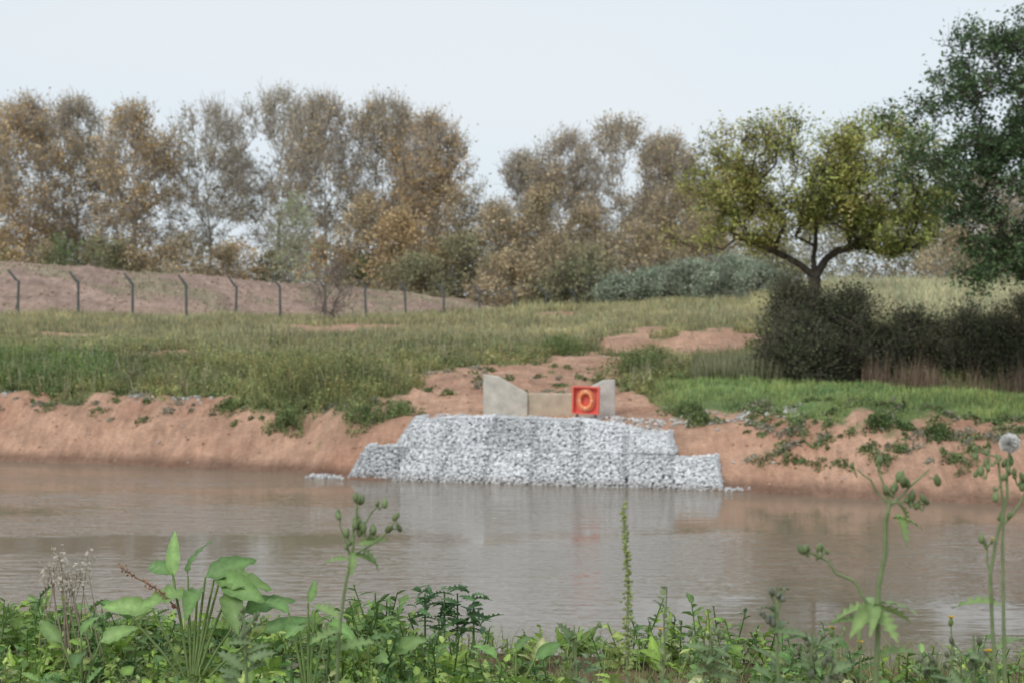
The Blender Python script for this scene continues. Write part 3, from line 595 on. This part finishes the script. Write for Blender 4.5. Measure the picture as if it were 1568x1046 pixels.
def bud(p,s,col,tip=None):
    R=rot(np.array([rng.uniform(0,6.28)]),np.array([0.]),np.array([rng.normal(0,.35)]))*np.array([[[s*.85,s*.85,s*1.6]]])
    v=IV2.copy(); v[:,:2]*=(1-.45*np.clip(v[:,2:3],-.2,1))
    inst(mb,v,IF2,R,p[None],np.array([col]))
    n=7; a=np.arange(n)*6.28/n+rng.random(); R2=rot(a,np.full(n,1.2),np.zeros(n))*(s*1.7); inst(mb,L_ov[0][0]*np.array([1,.4,1]),L_ov[0][1],R2,np.repeat((p-np.array([0,0,s*1.3]))[None],n,0),np.tile(np.array(col)*.9,(n,1)))
    if tip is not None:
        n=14; a=np.arange(n)*6.28/n; R2=rot(a,np.full(n,.7),np.zeros(n))*(s*1.7); inst(mb,L_ov[2][0]*np.array([1,.5,1]),L_ov[2][1],R2,np.repeat((p+np.array([0,0,s]))[None],n,0),np.tile(np.array(tip),(n,1)))
STC=[.28,.36,.17]
def stem(pts,d,r0=.006,r1=.0035):
    q=[px(u,v,d) for u,v in pts]; Q=[q[0]]
    for a,b in zip(q[:-1],q[1:]):
        m=(a+b)/2+rng.normal(0,.004,3); Q+=[m,b]
    tube(mb,Q,r0,r1,6,STC)
def budcl(u,v,d,n,spread,s=.011,tips=None,col=(.23,.30,.13)):
    c=px(u,v,d); s=s*.8
    for _ in range(n):
        p=c+rng.normal(0,spread,3)*np.array([1,.8,.8]); tube(mb,[c-np.array([0,0,spread*1.6]),p],.002,.002,4,STC); bud(p,s*rng.uniform(.6,1.3),np.array(col)*rng.uniform(.8,1.2),tips if (tips is not None and rng.random()<.4) else None)
def lf(u,v,d,az,pi,s,tm=L_th,k=0,col=(.25,.36,.13)): put(tm[k],px(u,v,d)[None],np.array([az]),np.array([pi]),np.array([.5*math.cos(az)+rng.normal(0,.4)]),np.array([s]),np.array([col]))
newplant(); d=4.2
stem([(512,1390),(514,1050),(520,950),(540,840),(545,790),(545,765)],d)
stem([(538,850),(575,830),(603,800)],d,.004,.002); stem([(535,850),(524,820),(521,790)],d,.004,.002); stem([(543,810),(565,790),(580,772)],d,.003,.002)
for a,b,n in [(521,788,2),(545,762,3),(580,770,2),(606,800,3),(560,815,5),(545,800,5),(535,825,4)]: budcl(a,b,d,n,.012,.011)
for a,b,az,pi in [(540,850,.3,-.2),(536,860,2.9,.2),(520,950,2.6,.5),(515,1000,.4,.4),(545,835,0,.3),(519,970,-2.,.3),(538,845,-1.4,-.3),(548,840,.2,-.5)]: lf(a,b,d,az,pi,.085 if b<900 else .12)
mb.build('sow_thistle',[M_fg],True)
newplant(); d=4.4
stem([(966,1400),(962,1050),(963,900),(958,820),(955,772)],d,.006,.002)
for v in np.arange(775,1040,3.6):
    c=px(np.interp(v,[772,820,900,1050],[955,958,963,962]),v,d)
    for _ in range(3):
        p=c+rng.normal(0,.0045,3)*(1+(v>830)*.4); inst(mb,IV,IF,np.eye(3)[None]*.0042*rng.uniform(.7,1.4),p[None],np.array([[.40,.46,.17]])*rng.uniform(.7,1.2))
mb.build('weld_flower_spike',[M_fg],True)
newplant(); d=4.6
stem([(1020,1400),(1016,1050),(1018,950),(1022,900)],d,.004,.002)
for v in np.arange(905,1040,9): lf(1018,v,d,rng.uniform(0,6.28),.8,.03,L_ov,0,(.28,.36,.15))
mb.build('willowherb_stem',[M_fg],True)
newplant(); d=3.9
stem([(1360,1430),(1345,1050),(1348,900),(1358,800),(1364,770),(1358,745)],d,.008,.004)
stem([(1348,960),(1310,890),(1270,860),(1238,845)],d,.005,.003); stem([(1364,775),(1395,745),(1425,718)],d,.004,.002); stem([(1360,770),(1335,735),(1314,718)],d,.003,.002); stem([(1364,770),(1395,765),(1420,772)],d,.003,.002); stem([(1360,760),(1350,730),(1347,708)],d,.003,.002)
for a,b,n in [(1425,718,1),(1314,718,1),(1347,710,2),(1385,735,5),(1370,750,6),(1415,770,2),(1395,765,4),(1240,842,3),(1252,846,3)]: budcl(a,b,d,n,.013,.012)
lf(1365,795,d,-.5,.2,.08); lf(1374,770,d,.6,-.5,.08); lf(1372,785,d,-1.2,-.5,.09)
for az,pi,s in [(2.8,-.1,.11),(.3,-.2,.11),(-1.2,-.4,.12),(3.6,-.5,.10),(1.6,.3,.09),(-.4,.5,.10),(-2.2,-.2,.12),(-1.7,.2,.12)]: lf(1340,930,d,az,pi,s,L_th if rng.random()<.5 else L_dock,rng.integers(2),(.27,.38,.14))
lf(1340,960,d,2.7,.3,.12); lf(1345,1010,d,.2,.4,.12)
mb.build('sow_thistle',[M_fg],True)
newplant(); d=4.0
stem([(1535,1400),(1530,1050),(1520,880),(1545,760),(1548,690)],d,.006,.003); stem([(1545,1050),(1540,900),(1540,780),(1530,700),(1500,690)],d,.005,.002); stem([(1520,880),(1515,850),(1512,832)],d,.003,.002); stem([(1542,800),(1565,770),(1590,720)],d,.004,.002)
for a,b,n in [(1500,690,3),(1520,700,4),(1512,720,3),(1545,715,5),(1560,730,4),(1525,745,3),(1540,790,3)]: budcl(a,b,d,n,.014,.010)
budcl(1512,832,d,3,.01,.010,(.80,.58,.05)); lf(1540,930,d,2.9,.3,.12); lf(1530,1000,d,.6,.5,.13)
c=px(1548,678,d); n=420; q=rng.normal(0,1,(n,3)); q/=np.linalg.norm(q,axis=1,keepdims=True); q*=rng.uniform(.75,1.1,(n,1)); prisms(mb,np.repeat(c[None],n,0),c+q*.025,np.full(n,.0007),np.full(n,.0024),3,[.88,.87,.84])
mb.build('sow_thistle',[M_fg],True)
def thist(u,v,d,h,col,nb=8,tips=None):
    newplant(); stem([(u+8,1420),(u+3,1050),(u,v+40),(u,v)],d,.006,.003)
    for k in range(nb):
        vv=v+rng.uniform(0,h); uu=u+rng.normal(0,14); stem([(u+2,vv+30),(uu,vv)],d,.003,.002); budcl(uu,vv,d,2,.006,.010,tips,col)
    for k in range(22): lf(u+rng.normal(0,8),v+rng.uniform(20,h+150),d,rng.uniform(0,6.28),rng.uniform(.1,.8),rng.uniform(.06,.11),L_th,rng.integers(2),(.20,.28,.13))
    mb.build('thistle_plant',[M_fg],True)
thist(1192,900,4.3,70,(.22,.23,.18)); thist(372,930,4.6,60,(.19,.24,.12),7); thist(1245,965,4.6,50,(.22,.24,.15)); thist(1495,975,4.6,50,(.22,.24,.15)); thist(1090,965,5.2,50,(.21,.28,.12)); thist(880,960,5.4,60,(.21,.28,.12)); thist(1440,1000,4.8,40,(.22,.24,.15)); thist(1270,1005,4.4,40,(.22,.24,.15))
newplant()
for uu,vv,dd in [(1277,966,4.6),(1460,950,4.7),(1012,968,5.6),(1515,1002,4.6),(1320,988,5.2),(1522,1002,4.4)]:
    x=px(uu,vv,dd); tube(mb,[(x[0],dd,3.0),(x[0]+.005,dd,x[2]-.1),x],.004,.002,5,STC); bud(x-np.array([0,0,.008]),.009,(.22,.3,.1),(.80,.52,.04))
mb.build('ragwort_flowers',[M_fg],True)
newplant()
for k in range(26):
    uu=rng.uniform(60,140); vv=rng.uniform(850,900); x=px(uu,vv,7.2); b=np.array([x[0]+rng.normal(0,.08),7.2,3.05]); tube(mb,[b,(b+x)/2+rng.normal(0,.01,3),x],.003,.0015,4,[.48,.4,.3])
    for _ in range(12): leaves(mb,x[None]+rng.normal(0,.02,3),np.array([.022]),np.array([[.60,.53,.45]]))
mb.build('dry_seed_stalks',[M_fg],True)
newplant()
pts=[px(270,935,6.9),px(240,905,6.9),px(205,885,6.9),px(180,868,6.9)]; tube(mb,pts,.004,.002,5,[.32,.18,.11])
for _ in range(90):
    t=rng.random()*2.99; i=int(t); p=pts[i]*(1-t+i)+pts[i+1]*(t-i)+rng.normal(0,.008,3); leaves(mb,p[None],np.array([.018]),np.array([[.40,.20,.13]])*rng.uniform(.7,1.3))
mb.build('dock_seed_spike',[M_fg],True)
# ---------------------------------------------------------------- sky, sun, camera
w=bpy.data.worlds.new('World'); bpy.context.scene.world=w; w.use_nodes=True; nt=w.node_tree; N=nt.nodes; L=nt.links; N.clear()
out=N.new('ShaderNodeOutputWorld'); bg=N.new('ShaderNodeBackground'); sky=N.new('ShaderNodeTexSky'); sky.sky_type='NISHITA'; sky.sun_disc=False
sky.sun_elevation=math.radians(42); sky.sun_rotation=math.radians(215); sky.dust_density=2
tc=N.new('ShaderNodeTexCoord'); no=N.new('ShaderNodeTexNoise'); no.inputs['Scale'].default_value=1.6; no.inputs['Detail'].default_value=2
mp=N.new('ShaderNodeMapping'); mp.inputs['Scale'].default_value=(1,1,3.5); L.new(tc.outputs['Generated'],mp.inputs[0]); L.new(mp.outputs[0],no.inputs['Vector'])
cr=N.new('ShaderNodeValToRGB'); cr.color_ramp.elements[0].position=.3; cr.color_ramp.elements[0].color=(7.3,8.6,9.7,1); cr.color_ramp.elements[1].position=.7; cr.color_ramp.elements[1].color=(8.7,9.2,9.6,1)
L.new(no.outputs['Fac'],cr.inputs[0]); mx=N.new('ShaderNodeMixRGB'); mx.inputs[0].default_value=.87; L.new(sky.outputs[0],mx.inputs[1]); L.new(cr.outputs[0],mx.inputs[2])
L.new(mx.outputs[0],bg.inputs[0]); bg.inputs[1].default_value=.1; L.new(bg.outputs[0],out.inputs[0])
sl=bpy.data.lights.new('sun','SUN'); sl.energy=1.3; sl.angle=math.radians(20); sl.color=(1,.96,.9); so=bpy.data.objects.new('sun',sl); bpy.context.collection.objects.link(so)
az=math.radians(215); el=math.radians(42); dv=Vector((math.sin(az)*math.cos(el),math.cos(az)*math.cos(el),math.sin(el))); so.rotation_euler=(-dv).to_track_quat('-Z','Y').to_euler()
cd=bpy.data.cameras.new('camera'); co=bpy.data.objects.new('camera',cd); bpy.context.collection.objects.link(co)
co.location=(0,0,CH); co.rotation_euler=(math.radians(90-1.73),0,0); cd.sensor_width=36; cd.lens=36*F/1568; cd.clip_end=5000; cd.clip_start=.05
cd.dof.use_dof=True; cd.dof.focus_distance=7.5; cd.dof.aperture_fstop=4.2
bpy.context.scene.camera=co
s=bpy.context.scene; s.view_settings.view_transform='Standard'; s.view_settings.look='None'; s.view_settings.exposure=0
